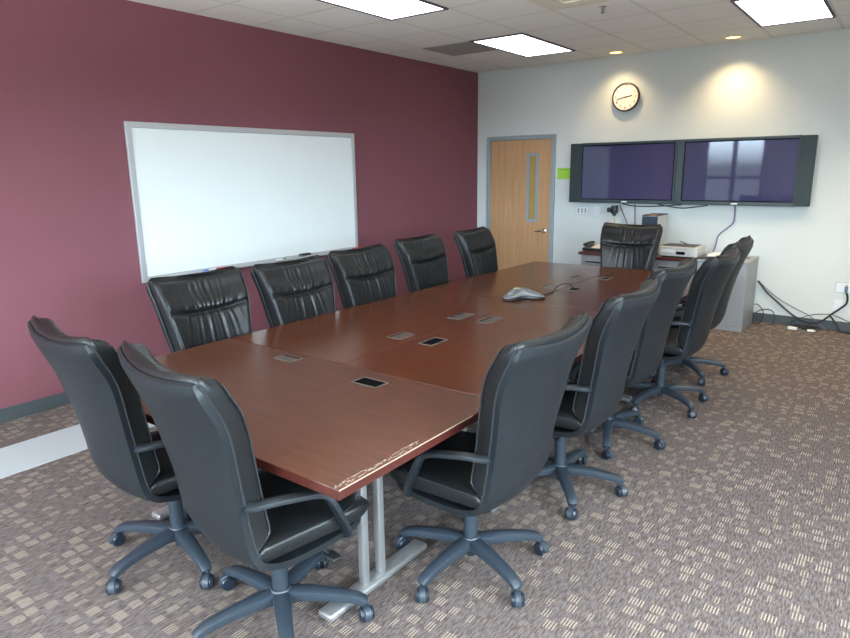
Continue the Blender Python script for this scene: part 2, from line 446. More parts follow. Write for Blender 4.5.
def table(label, x0, y0, x1, y1, mat, legs, foot_axis, wells, long_axis, worn=None, group='tables joined into one long conference table'):
    t = thing('conference_table', label, 'table', ((x0 + x1) / 2, (y0 + y1) / 2, 0), 0, group)
    ox, oy = t.location.x, t.location.y
    g = .0025
    bm = B((x0 + g - ox, y0 + g - oy, TH - TT), (x1 - g - ox, y1 - g - oy, TH), .003, 2)
    bm.faces.ensure_lookup_table()
    for f in bm.faces:
        f.material_index = 0 if f.calc_center_median().z > TH - .0018 else 1
    link('tabletop', bm, [mat, M_edge], t)
    for (lx, ly) in legs:
        bm = bmesh.new(); L = .305 if foot_axis == 1 else .26
        sec = lambda s, hw, z0, z1: None
        P0 = (lx - ox, ly - oy)
        if foot_axis == 1:
            box(bm, (P0[0] - .038, P0[1] - L, .012), (P0[0] + .038, P0[1] + L, .045), .012, 3)
            gl = [(P0[0], P0[1] - L + .04), (P0[0], P0[1] + L - .04)]
        else:
            box(bm, (P0[0] - L, P0[1] - .038, .012), (P0[0] + L, P0[1] + .038, .045), .012, 3)
            gl = [(P0[0] - L + .04, P0[1]), (P0[0] + L - .04, P0[1])]
        lg = link('leg', bm, M_silver, t, True)
        for s in (-1, 1):
            bm = bmesh.new(); q = .049 * s - (.026 if foot_axis == 1 else 0)
            a = (0, q) if foot_axis == 1 else (q, 0)
            w = (.0155, .019) if foot_axis == 1 else (.019, .0155)
            box(bm, (P0[0] + a[0] - w[0], P0[1] + a[1] - w[1], .043), (P0[0] + a[0] + w[0], P0[1] + a[1] + w[1], TH - TT), .007, 2)
            link('post', bm, M_silver, lg, True)
        for gp in gl:
            bm = bmesh.new(); lathe(bm, [(0, 0), (.02, 0), (.02, .008), (.008, .014), (0, .014)], 14, Matrix.Translation((gp[0], gp[1], 0)))
            link('glide', bm, M_black, lg)
    for w in wells: well(t, w[0] - ox, w[1] - oy, w[2], w[3], w[4], long_axis)
    if worn:
        bm = bmesh.new()
        rr = random.Random(3)
        y = y0 + .004
        while y < y0 + worn:
            l = rr.uniform(.004, .018); x = x1 - rr.uniform(.010, .034); ww = rr.uniform(.001, .003)
            box(bm, (x - ww - ox, y - oy, TH - .0003), (x + ww - ox, min(y + l, y1) - oy, TH + .0003)); y += l * .5
        link('worn_veneer', bm, M_worn, t)
        bm = B((x1 - .004 - ox, y0 + .003 - oy, TH - .004), (x1 - .0012 - ox, y1 - .2 - oy, TH + .0002), .0005)
        link('chipped_edge', bm, M_worn, t)
    return t
TX0, TX1, TXM = 1.795, 3.619, 2.712
TY = (-6.466, -5.518, -3.622, -1.702)
table('cherry wood table set crosswise at the near end, with worn corner', TX0, TY[0], TX1, TY[1], M_cherry_x,
      [(2.10, -5.945), (3.305, -5.965)], 1, [(2.405, -5.606, .135, .085, False), (3.015, -5.652, .155, .095, True)], 0, worn=.42)
table('cherry wood middle table on the whiteboard side, two closed metal lids', TX0, TY[1], TXM, TY[2], M_cherry,
      [((TX0 + TXM) / 2, TY[1] + .33), ((TX0 + TXM) / 2, TY[2] - .33)], 0, [(2.600, -4.912, .10, .15, False), (2.603, -4.29, .10, .19, False)], 1)
table('cherry wood middle table on the right, one open black power box', TXM, TY[1], TX1, TY[2], M_cherry,
      [((TX1 + TXM) / 2, TY[1] + .33), ((TX1 + TXM) / 2, TY[2] - .33)], 0, [(2.832, -4.912, .095, .165, True), (2.822, -4.277, .095, .19, False)], 1)
table('cherry wood far table on the whiteboard side, nearest the door', TX0, TY[2], TXM, TY[3], M_cherry,
      [((TX0 + TXM) / 2, TY[2] + .33), ((TX0 + TXM) / 2, TY[3] - .33)], 0, [(2.590, -2.985, .09, .17, False), (2.603, -2.43, .09, .19, False)], 1)
table('cherry wood far table on the right, two open black power boxes', TXM, TY[2], TX1, TY[3], M_cherry,
      [((TX1 + TXM) / 2, TY[2] + .33), ((TX1 + TXM) / 2, TY[3] - .33)], 0, [(2.815, -2.98, .09, .13, True), (2.825, -2.36, .085, .13, True)], 1)

# ---------------------------------------------------------------- swivel chair
# centre line of the back shell in the (y,z) plane, u from 0 (front of seat pan) to 1 (top of back)
SH = [(0, (.235, .425)), (.06, (.17, .402)), (.14, (.02, .388)), (.22, (-.12, .388)), (.29, (-.21, .412)), (.35, (-.248, .468)), (.43, (-.266, .56)),
      (.54, (-.288, .68)), (.66, (-.318, .80)), (.78, (-.352, .91)), (.90, (-.393, 1.012)), (.96, (-.411, 1.060)), (1.0, (-.430, 1.090))]
SHY = [(a, b[0]) for a, b in SH]; SHZ = [(a, b[1]) for a, b in SH]
SW = [(0, .225), (.1, .245), (.2, .252), (.29, .256), (.36, .250), (.46, .246), (.54, .255), (.66, .276), (.78, .293), (.90, .301), (.945, .302), (.968, .300), (.985, .294), (1.0, .285)]
SC = [(0, .0), (.2, .012), (.3, .030), (.45, .036), (.6, .040), (.8, .056), (.93, .050), (1.0, .044)]   # how far the sides wrap forward
def sfr(u):
    e = 1e-3
    a = Vector((0, interp(SHY, max(u - e, 0)), interp(SHZ, max(u - e, 0)))); b = Vector((0, interp(SHY, min(u + e, 1)), interp(SHZ, min(u + e, 1))))
    t = (b - a).normalized(); n = Vector((0, t.z, -t.y))     # n points to the sitter (forward / up)
    if t.z < 0: n = -n
    return Vector((0, interp(SHY, u), interp(SHZ, u))), t, Vector((0, t.z, -t.y))
def spt(u, t, d, wmul=1.0, lift=.008, tilt=.5):
    """point on the shell: t across (-1..1), d depth in front of shell"""
    p, tg, n = sfr(u); w = interp(SW, u) * wmul; c = interp(SC, u)
    s = abs(t) ** 2.0
    top = max(0, (u - .8) / .2)
    # normal tilts inward with the wrap
    slope = 2 * c * t / max(w, .1)
    nn = (n - Vector((1, 0, 0)) * slope * tilt).normalized() if u > .25 else n
    if d > .03:
        q = min(1, max(0, (u - .66) / .30)); q = q * q * (3 - 2 * q)
        nn = Vector((nn.x, nn.y, nn.z * (1 - q) - .02 * q)).normalized()
    return p + Vector((t * w, 0, 0)) + n * (c * s) + tg * (lift * top * (.25 - abs(t) ** 6)) + nn * d

def make_chair():
    root = thing('swivel_chair', None, 'chair', group='black leather swivel chairs round the table')
    # --- five-star base
    bm = bmesh.new()
    lathe(bm, [(0, .075), (.03, .075), (.046, .085), (.046, .125), (.036, .14), (0, .14)], 24)
    lathe(bm, [(0, .045), (.018, .045), (.018, .08), (0, .08)], 14)
    for k_ in range(5):
        a = R(18 + 72 * k_); dx, dy = math.cos(a), math.sin(a)
        strap(bm, [(dx * r, dy * r, z) for r, z in ((.02, .108), (.10, .113), (.19, .107), (.265, .097), (.303, .086), (.322, .072))], [.070, .064, .056, .051, .050, .043], [.054, .048, .042, .038, .036, .034],
              (-dy, dx, 0), 4)
    base = link('star_base', bm, M_plastic, root, True)
    for k_ in range(5):
        a = R(18 + 72 * k_); s = R((37 * k_ * k_ + 55 * k_) % 130 - 65)
        cx, cy = math.cos(a) * .320, math.sin(a) * .320
        Mx = Matrix.Translation((cx, cy, 0)) @ Matrix.Rotation(a + s, 4, 'Z')
        bm = bmesh.new()
        for sg in (-1, 1):
            lathe(bm, [(0, 0), (.022, 0), (.029, .004), (.030, .013), (.024, .021), (0, .022)], 20,
                  Mx @ Matrix.Translation((.012, sg * .005, .030)) @ Matrix.Rotation(-sg * PI / 2, 4, 'X'), mi=1)
        # hood over the wheels
        rings = []
        for j in range(7):
            q = R(-10 + 150 * j / 6)
            rings.append([Mx @ Vector((.012 + rr * math.cos(q), yy, .030 + rr * math.sin(q))) for rr, yy in ((.032, -.014), (.037, -.011), (.037, .011), (.032, .014))])
        loft(bm, rings); tube(bm, [Mx @ Vector((0, 0, .055)), Mx @ Vector((0, 0, .082))], .009, 8, 1)
        link('caster', bm, [M_plastic, M_wheel], base, True)
    # --- gas column and tilt mechanism
    bm = bmesh.new(); lathe(bm, [(0, .13), (.030, .13), (.030, .27), (.024, .275), (.022, .28), (.014, .285), (.014, .36), (0, .36)], 20)
    link('gas_column', bm, M_plastic, root, True)
    bm = B((-.075, -.12, .335), (.075, .12, .386), .015, 3)
    mech = link('tilt_mechanism', bm, M_black, root, True)
    bm = bmesh.new(); tube(bm, [(.06, .06, .365), (.16, .07, .36), (.225, .075, .335)], .006, 8); box(bm, (.21, .058, .326), (.275, .098, .338), .005, 2)
    link('tilt_lever', bm, M_black, mech, True)
    # --- one-piece back and seat shell
    us = [i / 64 * .975 for i in range(65)]
    bm = bmesh.new(); rings = []; T = 24
    def shell_ring(u, th, wm):
        f = [spt(u, -1 + 2 * j / T, .004, wm) for j in range(T + 1)]
        b = [spt(u, 1 - 2 * j / T, -th, wm * (1 - .004)) for j in range(T + 1)]
        return f + b
    for u in us:
        th = .020; wm = 1.0
        if u > .94: q = (u - .94) / .035; th *= max(.15, 1 - q * q * .6); wm = 1 - .03 * q ** 3
        if u < .05: wm = .80 + .2 * math.sqrt(max(0, 1 - (1 - u / .05) ** 2))
        rings.append(shell_ring(u, th, wm))
    loft(bm, rings)
    shell = link('back_shell', bm, M_shell, root, True)
    # --- padded back cushion with gathered leather
    rnd = random.Random(5); ph = [(rnd.uniform(0, 6.28), rnd.uniform(.8, 1.2)) for _ in range(8)]
    U0, U1, UC = .345, .984, .735
    def pleat(u, t):
        """displacement of the front surface"""
        d = 0.0
        uc = UC + .018 * t * t
        k = u - uc; env_t = math.exp(-(t / .42) ** 2)
        # crease: deep in the middle, faint at the sides
        wdt = .016
        cre = math.exp(-(k / wdt) ** 2) * (.55 + .45 * (1 - min(1, (abs(t) / .75) ** 6)))
        d -= .016 * cre
        # head roll overhanging the crease
        if k > 0: d += .020 * math.exp(-((k - .05) / .055) ** 2) * (1 - .9 * t * t)
        else: d += .008 * math.exp(-((k + .07) / .07) ** 2) * (1 - .9 * t * t)
        edge = max(0, 1 - (abs(t) / .97) ** 8)
        if k > 0:
            top = min(1, max(0, (u - .93) / .06)); tt = t * (1 + .55 * max(0, .12 - k) / .12 * .6)
            w = math.sin(46 * tt + ph[0][0]) * .5 + .35 * math.sin(29 * tt + 1.3) + .25 * math.sin(71 * tt + 14 * k)
            d += .0082 * w * env_t * (1 - .35 * top) * edge * min(1, k / .03 + .3)
            d += .0022 * math.sin(23 * t + 30 * k + 2) * edge * math.exp(-((k - .03) / .05) ** 2)
        else:
            kk = -k; tt = t / (1 + 2.0 * kk)
            w = math.sin(36 * tt + 1.0) * .5 + .35 * math.sin(19 * tt + 2.6) + .35 * math.sin(61 * tt + .7)
            d += .0070 * w * math.exp(-(t / .70) ** 4) * math.exp(-kk / .16) * edge * min(1, kk / .02 + .3)
        return d
    NF = 84; rings = []
    nu = 96
    for i in range(nu + 1):
        u = U0 + (U1 - U0) * i / nu
        th = .078 + .006 * math.sin(PI * min(1, max(0, (u - .36) / .4)))
        wm = .985; d0 = .004
        a = (u - U0) / .045
        b = (U1 - u) / .030
        if a < 1: q = math.sqrt(max(0, 1 - (1 - a) ** 2)); th = .004 + (th - .004) * q
        if b < 1: q = max(0, 1 - (1 - b) ** 2.6) ** (1 / 2.6); d0 = .004 + .022 * (1 - q); th = .03 + (th - .052) * q + .022 * q; wm -= .03 * (1 - q)
        ring = [spt(u, -1 + 2 * j / 20, d0, wm) for j in range(1, 20)]
        sides = 7
        for j in range(sides):          # right flank from back to front, rounded towards the front edge
            g = j / (sides - 1); dd = d0 + th * (.84 * g)
            ring.append(spt(u, 1, dd, wm * (1 + .012 * math.sin(PI * g))))
        for j in range(NF + 1):
            t = 1 - 2 * j / NF
            t = math.copysign(1 - (1 - abs(t)) ** 1.15, t) if abs(t) < 1 else t
            e = min(1, (1 - abs(t)) / .09); rd = math.sqrt(max(0, 1 - (1 - e) ** 2))
            dd = d0 + th * (.84 + .16 * rd) + pleat(u, t) * min(1, th / .06)
            ring.append(spt(u, t * .985, dd, wm))
        for j in range(sides):
            g = 1 - j / (sides - 1); dd = d0 + th * (.84 * g)
            ring.append(spt(u, -1, dd, wm * (1 + .012 * math.sin(PI * g))))
        rings.append(ring)
    bm = bmesh.new(); loft(bm, rings)
    cush = link('back_cushion', bm, M_leather, root, 'all')
    # --- piping along the flanks, between shell and cushion and on its front corner
    for sg in (-1, 1):
        bm = bmesh.new()
        tube(bm, [spt(.33 + .64 * i / 40, sg, .006, 1.004) for i in range(41)], .0042, 6, 1)
        link('piping', bm, M_piping, shell, True)
        bm = bmesh.new()
        L = [spt(U0 + .012 + (U1 - U0 - .04) * i / 40, sg, (.004 + .070 * min(1, math.sqrt(min(1, (i / 40 + .005) / .06)))), .985) for i in range(41)]
        tube(bm, L, .003, 6, 1)
        link('piping', bm, M_piping, cush, True)
    # --- seat cushion
    rings = []
    ny = 30; seg = 40
    for i in range(ny + 1):
        f = i / ny; y = -.215 + .492 * f
        hw = .258 - .018 * max(0, (f - .75) / .25) ** 2 - .012 * (1 - f)
        zt = .492 - .004 * f + .006 * math.sin(PI * f); zb = .412 + .010 * max(0, (f - .7) / .3)
        if f > .80: q = (f - .80) / .20; s = math.sqrt(max(0, 1 - q * q)); mid = .455; zt = mid + (zt - mid) * max(.06, s); zb = mid + (zb - mid) * max(.06, s); hw *= .86 + .14 * max(0, s)
        if f < .08: q = 1 - f / .08; s = math.sqrt(max(0, 1 - q * q)); zt = .44 + (zt - .44) * max(.3, s)
        cz, hh = (zt + zb) / 2, (zt - zb) / 2
        ring = []
        for j in range(seg):
            a = 2 * PI * j / seg; c, s = math.cos(a), math.sin(a)
            x = hw * math.copysign(abs(c) ** .28, c); z = cz + hh * math.copysign(abs(s) ** .42, s)
            if s > 0: z += .0025 * math.sin(60 * x + 20 * y) * math.exp(-(x / .15) ** 2) * (1 - f) - .006 * math.exp(-(x / .16) ** 2) * math.sin(PI * f)
            ring.append(Vector((x, y, z)))
        rings.append(ring)
    bm = bmesh.new(); loft(bm, rings)
    seat = link('seat', bm, M_leather, root, True)
    for sg in (-1, 1):
        bm = bmesh.new(); tube(bm, [(sg * (.252 - .02 * max(0, (i / 12 - .8) / .2)), -.17 + .36 * i / 12, .484) for i in range(13)], .003, 6, 2)
        link('piping', bm, M_piping, seat, True)
    # --- armrests: flat bar from the back, forward and bent down to the seat side
    for sg in (-1, 1):
        x = .272 * sg
        bm = bmesh.new()
        strap(bm, [(x * .88, -.235, .648), (x * 1.0, -.222, .655), (x * 1.06, -.16, .655), (x * 1.08, -.07, .640), (x * 1.08, -.01, .626), (x * 1.08, .028, .608),
                   (x * 1.09, .050, .575), (x * 1.05, .085, .51), (x * 1.0, .118, .45), (x * .93, .135, .412), (x * .78, .138, .394)],
              [.034, .040, .046, .046, .046, .048, .050, .054, .056, .054, .05], [.020, .022, .022, .022, .024, .026, .024, .022, .020, .018, .016], (1, 0, 0), 5)
        link('armrest', bm, M_arm, root, True)
    return root

proto = make_chair()
# (x, y, heading of the sitter in degrees, base turn, label)
chairs = [
    (3.152, -6.343, -9, 18, .015, 'black leather swivel chair in front at the worn table corner, back to the camera'),
    (2.435, -6.324, -5, 41, .015, 'black leather swivel chair at the table\'s near end beside the pale floor strip'),
    (3.545, -5.62, 90, 32, .005, 'black leather swivel chair nearest on the right side of the table'),
    (3.555, -4.76, 92, 1, .025, 'second black leather swivel chair along the right side of the table'),
    (3.515, -3.98, 90, 57, .038, 'third black leather swivel chair along the right side, middle of the five'),
    (3.59, -3.16, 90, 22, .02, 'fourth black leather swivel chair along the right side of the table'),
    (3.525, -2.34, 92, 6, .025, 'black leather swivel chair farthest on the right, beside the grey filing cabinet'),
    (1.885, -5.53, -90, 40, -.008, 'black leather swivel chair under the whiteboard\'s left corner, nearest of the maroon wall row'),
    (1.94, -4.85, -90, 30, -.01, 'second black leather swivel chair along the maroon wall, below the markers and eraser'),
    (1.885, -4.12, -91, 50, -.005, 'third black leather swivel chair along the maroon wall, below the board\'s right end'),
    (1.78, -3.22, -88, 20, 0, 'fourth black leather swivel chair along the maroon wall, right of the whiteboard'),
    (1.80, -2.36, -86, 25, 0, 'black leather swivel chair farthest along the maroon wall, in front of the door'),
    (2.65, -1.60, 181, 10, .015, 'black leather swivel chair at the table\'s far end, facing the camera before the screens'),
]
for i, (x, y, h, spn, lift, lab) in enumerate(chairs):
    o = proto if i == 0 else copy_tree(proto)
    o.location = (x, y, 0); o.rotation_euler = (0, 0, R(h)); o['label'] = lab
    for ch in o.children:
        if not ch.name.startswith(('star_base', 'gas_column')): ch.location.z = lift
        if ch.name.startswith('star_base'): ch.rotation_euler = (0, 0, R(spn - h))

# ---------------------------------------------------------------- whiteboard and its tray
WY0, WY1, WZ0, WZ1 = -5.035, -2.495, .825, 2.075
w = thing('whiteboard', 'large white dry-erase board in an aluminium frame on the maroon wall', 'whiteboard', (0, (WY0 + WY1) / 2, WZ0))
oy = (WY0 + WY1) / 2; hy = (WY1 - WY0) / 2; hz = WZ1 - WZ0
link('board_face', B((.004, -hy + .02, .02), (.016, hy - .02, hz - .02)), M_wbface, w)
bm = bmesh.new(); f = .045
box(bm, (.002, -hy, 0), (.026, -hy + f, hz), .004); box(bm, (.002, hy - f, 0), (.026, hy, hz), .004)
box(bm, (.002, -hy + f, hz - f), (.026, hy - f, hz), .004); box(bm, (.002, -hy + f, 0), (.026, hy - f, f), .004)
link('board_frame', bm, M_alu, w)
bm = bmesh.new(); y0, y1 = -hy + .25, hy + .02
box(bm, (.024, y0, .012), (.105, y1, .022), .003); box(bm, (.097, y0, .012), (.105, y1, .034), .003)
link('marker_tray', bm, M_alu, w)
TZ = WZ0 + .0225
def marker(y, m, lab, ang=8, cap=True):
    t = thing('marker', lab, 'marker', (.062, y, TZ), R(ang), 'markers on the whiteboard tray')
    bm = bmesh.new(); Mx = Matrix.Translation((0, -.06, .009)) @ Matrix.Rotation(-PI / 2, 4, 'X')
    lathe(bm, [(0, 0), (.008, 0), (.0085, .003), (.0085, .085), (0, .085)], 12, Mx); link('barrel', bm, M_plate if m is not M_red else m, t, True)
    bm = bmesh.new(); lathe(bm, [(0, .083), (.0094, .083), (.0085, .128), (.006, .132), (0, .132)], 12, Mx); link('cap', bm, m, t, True)
marker(-4.43, M_blue, 'blue capped marker at the left end of the whiteboard tray', 186)
marker(-4.29, M_red, 'red marker right of the blue one on the whiteboard tray', 175)
marker(-3.64, M_grn, 'green capped marker left of the black eraser on the tray', 5)
marker(-2.57, M_red, 'lone red marker at the right end of the whiteboard tray', 4)
t = thing('whiteboard_eraser', 'black felt eraser lying on the whiteboard tray', 'eraser', (.062, -3.32, TZ), R(4))
link('eraser_body', B((-.024, -.066, .018), (.024, .066, .034), .006), M_black, t, True)
link('felt_pad', B((-.023, -.064, 0), (.023, .064, .019), .002), M_cable2, t)

# ---------------------------------------------------------------- screens on the back wall
def tv(label, x0, x1, spk, sx0, sx1):
    z0, z1 = 1.268, 1.978; xc = (x0 + x1) / 2
    t = thing('flat_screen_television', label, 'television', (xc, 0, z0), 0, 'twin wall screens')
    h = z1 - z0; y0, y1 = -.125, -.035
    bx0, bx1 = (x0 + (.145 if spk < 0 else 0)) - xc, (x1 - (.145 if spk > 0 else 0)) - xc
    S0, S1, Z0, Z1 = sx0 - xc, sx1 - xc, .040, h - .028
    bm = bmesh.new()
    for a in ((bx0, 0, S0, h), (S1, 0, bx1, h), (S0, 0, S1, Z0), (S0, Z1, S1, h)):
        box(bm, (a[0], y0, a[1]), (a[2], y1, a[3]), .003)
    box(bm, (S0 - .01, -.10, Z0 - .01), (S1 + .01, y1, Z1 + .01))
    link('bezel', bm, M_bezel, t)
    link('screen', B((S0, -.118, Z0), (S1, -.112, Z1)), M_screen, t)
    bm = bmesh.new(); q = .010
    for a in ((S0, Z0, S0 + q, Z1), (S1 - q, Z0, S1, Z1), (S0, Z0, S1, Z0 + q), (S0, Z1 - q, S1, Z1)):
        box(bm, (a[0], -.1195, a[1]), (a[2], -.117, a[3]))
    link('screen_border', bm, M_well, t)
    a, b = (x0 - xc, x0 + .142 - xc) if spk < 0 else (x1 - .142 - xc, x1 - xc)
    link('speaker', B((a, -.118, .003), (b, -.04, h - .003), .003), M_speaker, t)
    xm = (S0 + S1) / 2
    bm = B((xm - .034, -.1285, .010), (xm + .034, -.124, .026), .002); link('badge', bm, M_plate, t)
    link('wall_bracket', B((xm - .25, -.045, .15), (xm + .25, -.001, h - .15)), M_black, t)
    return t
tv('left flat screen with a slim speaker on its left side', 1.432, 2.712, -1, 1.588, 2.690)
tv('right flat screen with a slim speaker on its right, reflecting a window', 2.716, 4.05, 1, 2.790, 3.908)

# ---------------------------------------------------------------- wall clock at 2:43
ck = thing('wall_clock', 'round white wall clock with black rim above the screens', 'clock', (2.057, 0, 2.485))
RX = Matrix.Rotation(PI / 2, 4, 'X')          # local z -> -y (out of the wall)
bm = bmesh.new(); lathe(bm, [(0, .001), (.150, .001), (.160, .006), (.163, .03), (.160, .044), (.150, .048), (.146, .044), (.146, .03), (0, .03)], 64, RX)
link('rim', bm, M_ink, ck, True)
bm = bmesh.new(); lathe(bm, [(0, .028), (.1465, .028), (.1465, .0335), (0, .0335)], 64, RX); link('dial', bm, M_clockface, ck)
for n in range(1, 13):
    cu = bpy.data.curves.new('n', 'FONT'); cu.body = str(n); cu.size = .042; cu.align_x = 'CENTER'; cu.align_y = 'CENTER'; cu.extrude = .0004
    tmp = bpy.data.objects.new('n', cu); C.objects.link(tmp)
    dg = bpy.context.evaluated_depsgraph_get(); me = bpy.data.meshes.new_from_object(tmp.evaluated_get(dg))
    bpy.data.objects.remove(tmp); bpy.data.curves.remove(cu)
    me.name = 'numeral'; me.materials.clear(); me.materials.append(M_ink)
    o = bpy.data.objects.new('numeral', me); C.objects.link(o); o.parent = ck
    a = R(90 - 30 * n); o.location = (.118 * math.cos(a), -.0345, .118 * math.sin(a)); o.rotation_euler = (PI / 2, 0, 0)
for nm, ang, L, wd in (('hour_hand', 90 - (2 + 43 / 60) * 30, .078, .006), ('minute_hand', 90 - 43 * 6, .108, .0045)):
    a = R(ang); bm = bmesh.new()
    box(bm, (-.02, -.0375 - (.001 if nm[0] == 'm' else 0), -wd), (L, -.0365 - (.001 if nm[0] == 'm' else 0), wd), .0004, 1, Matrix.Rotation(-a, 4, 'Y'))
    link(nm, bm, M_ink, ck)
bm = bmesh.new(); lathe(bm, [(0, .034), (.009, .034), (.008, .041), (0, .041)], 16, RX); link('hub', bm, M_ink, ck)

# ---------------------------------------------------------------- small things on the back wall
t = thing('paper_note', 'lime green paper note taped beside the left screen', 'note', (1.29, 0, 1.55))
link('sheet', B((-.082, -.0045, 0), (.16, -.003, .138)), M_green, t)
bm = bmesh.new(); rr = random.Random(2)
x = -.074
while x < .14:
    l = rr.uniform(.008, .022); box(bm, (x, -.0051, .112 + rr.uniform(-.004, .004)), (x + l, -.0044, .124 + rr.uniform(-.004, .004))); x += l + .007
link('handwriting', bm, M_greenink, t)
def plate(name, label, cat, x, z, wd, ht, n, kindn, group=None):
    t = thing(name, label, cat, (x, 0, z), 0, group)
    bm = B((-wd / 2 - .004, -.004, -ht / 2 - .004), (wd / 2 + .004, 0, ht / 2 + .004), .001); link('back_plate', bm, M_plateedge if n else M_plate, t)
    bm = B((-wd / 2, -.008, -ht / 2), (wd / 2, -.003, ht / 2), .002); link('face_plate', bm, M_plate, t)
    for i in range(n):
        xx = (i - (n - 1) / 2) * .047
        bm = B((xx - .012, -.012, -.03), (xx + .012, -.006, .03), .003); link(kindn, bm, M_plateedge, t)
    return t
plate('light_switch', 'white three-gang light switch plate below the left screen', 'light switch', 1.565, 1.162, .158, .10, 3, 'toggle')
plate('blank_plate', 'plain white cover plate right of the light switch', 'wall plate', 1.76, 1.165, .07, .11, 0, '')
op = plate('wall_outlet', 'wide white data outlet plate low on the right of the back wall', 'wall outlet', 4.46, .455, .19, .10, 1, 'socket')
plate('power_outlet', 'faint white power outlet plate beneath the wide data outlet', 'wall outlet', 4.405, .27, .075, .115, 0, '')

# ---------------------------------------------------------------- cabinets along the back wall
CH = .722
def drawers(t, w0, w1, rows, y, top):
    hgt = (top - .06) / rows
    for r in range(rows):
        z0, z1 = .06 + r * hgt + .004, .06 + (r + 1) * hgt - .004
        bm = B((w0 + .004, y - .018, z0), (w1 - .004, y, z1), .004); dr = link('drawer', bm, M_cab, t)
        zc = z1 - .075
        bm = B(((w0 + w1) / 2 - (w1 - w0) * .36, y - .0195, zc - .012), ((w0 + w1) / 2 + (w1 - w0) * .36, y - .017, zc + .012), .001)
        link('pull', bm, M_cabdark, dr)
        bm = B(((w0 + w1) / 2 - (w1 - w0) * .36, y - .027, zc + .010), ((w0 + w1) / 2 + (w1 - w0) * .36, y - .017, zc + .018), .002)
        link('pull_lip', bm, M_alu, dr)
c1 = thing('credenza', 'long grey metal credenza with mahogany top under the screens', 'cabinet', (2.47, -.36, 0))
link('carcass', B((-.635, -.23, .0), (.64, .24, CH - .03), .003), M_cab, c1)
link('wood_top', B((-.66, -.275, CH - .03), (.665, .25, CH + .002), .004), M_cabtop, c1)
for a, b in ((-.635, -.215), (-.215, .21), (.21, .64)): drawers(c1, a, b, 2, -.23, CH - .03)
c2 = thing('filing_cabinet', 'grey steel lateral filing cabinet right of the wood-topped credenza', 'cabinet', (3.39, -.36, 0))
link('carcass', B((-.245, -.25, 0), (.245, .30, CH - .012), .003), M_cab, c2)
link('cabinet_top', B((-.248, -.275, CH - .012), (.250, .302, CH + .006), .004), M_cab, c2)
link('plinth', B((-.244, -.268, 0), (.244, -.25, .052), .003), M_cab, c2)
link('door', B((-.241, -.268, .056), (.241, -.25, CH - .018), .004), M_cab, c2)
bm = bmesh.new(); lathe(bm, [(0, 0), (.03, 0), (.03, .005), (.022, .006), (0, .004)], 20, Matrix.Translation((.17, .10, CH + .006))); link('cable_grommet', bm, M_black, c2)
CT = CH + .0035
# desk phone / document camera on the credenza
t = thing('desk_phone', 'black and cream desk telephone at the left end of the credenza', 'telephone', (1.93, -.42, CT), R(-6))
bm = bmesh.new()
loft(bm, [[Vector((x, y, z)) for y, z in ((-.09, .0), (-.09, .028), (.09, .062), (.09, 0))] for x in (-.12, -.113, .113, .12)]); link('phone_body', bm, M_black, t)
bm = bmesh.new(); Mr = Matrix.Translation((0, 0, .048)) @ Matrix.Rotation(R(10.7), 4, 'X'); box(bm, (-.02, -.075, -.002), (.108, .075, .006), .003, 2, Mr); link('keypad_panel', bm, M_cream, t)
bm = bmesh.new(); strap(bm, [(-.10, -.075, .062), (-.09, -.045, .078), (-.082, 0, .084), (-.078, .045, .088), (-.076, .078, .084)], [.052, .036, .034, .036, .054], [.03, .024, .022, .024, .03], (1, 0, 0), 5)
link('handset', bm, M_black, t, True)
t = thing('document_camera', 'document camera with cream arm and black head behind the far chair', 'document camera', (2.06, -.28, CT))
link('camera_base', B((.0, -.10, 0), (.18, .10, .055), .012, 3), M_black, t, True)
bm = bmesh.new(); strap(bm, [(.03, .05, .05), (.022, .05, .20), (.004, .045, .36), (-.012, .03, .46)], .034, .022, (0, 1, 0), 5); link('camera_arm', bm, M_cream, t, True)
bm = bmesh.new(); box(bm, (-.055, -.03, .445), (.0, .05, .50), .012, 3); box(bm, (.0, -.045, .430), (.062, .045, .525), .01, 3)
lathe(bm, [(0, 0), (.022, 0), (.02, .03), (0, .03)], 16, Matrix.Translation((.03, 0, .405))); link('camera_head', bm, M_black, t, True)
# tower
t = thing('computer_tower', 'small silver computer box with navy front standing on the credenza', 'computer', (2.56, -.27, CT), R(0))
link('tower_case', B((-.085, -.16, 0), (.085, .20, .425), .004), M_devsilver, t)
link('front_panel', B((-.086, -.172, .004), (.086, -.158, .42), .004), M_navy, t)
link('top_cover', B((-.087, -.165, .424), (.087, .20, .434), .003), M_devdark, t)
link('amber_strip', B((-.03, -.150, .4335), (.055, -.06, .4355)), M_amber, t)  # amber patch laid on the top cover
# video player in front of / beside the tower
t = thing('video_player', 'wide silver video player with dark top beside the computer tower', 'video player', (2.93, -.42, CT))
link('player_case', B((-.20, -.17, .012), (.20, .17, .112), .006), M_devsilver, t)
link('top_panel', B((-.19, -.10, .111), (.15, .165, .117), .002), M_devdark, t)
link('display_window', B((-.015, -.1725, .034), (.075, -.169, .066)), M_well, t)
link('tape_flap', B((-.18, -.1725, .05), (-.03, -.169, .085), .001), M_plate, t)
for x in (-.15, .15):
    link('foot', B((x - .02, -.15, 0), (x + .02, -.11, .013)), M_black, t)
t = tag(link('paper_stack', B((-.10, -.10, 0), (.14, .14, .028), .003), M_paperw, loc=(3.29, -.30, CH + .0075)), 'stack of white paper right of the video player', 'paper')
t = thing('remote_control', 'dark remote control lying at the right of the video player', 'remote control', (3.225, -.52, CH + .0075), R(-62))
link('remote_body', B((-.022, -.085, 0), (.022, .085, .02), .006, 2), M_black, t, True)
bm = bmesh.new()
for i in range(3):
    for j in range(6): box(bm, (-.015 + i * .012, -.06 + j * .02, .0195), (-.008 + i * .012, -.05 + j * .02, .0215))
link('buttons', bm, M_cable2, t)

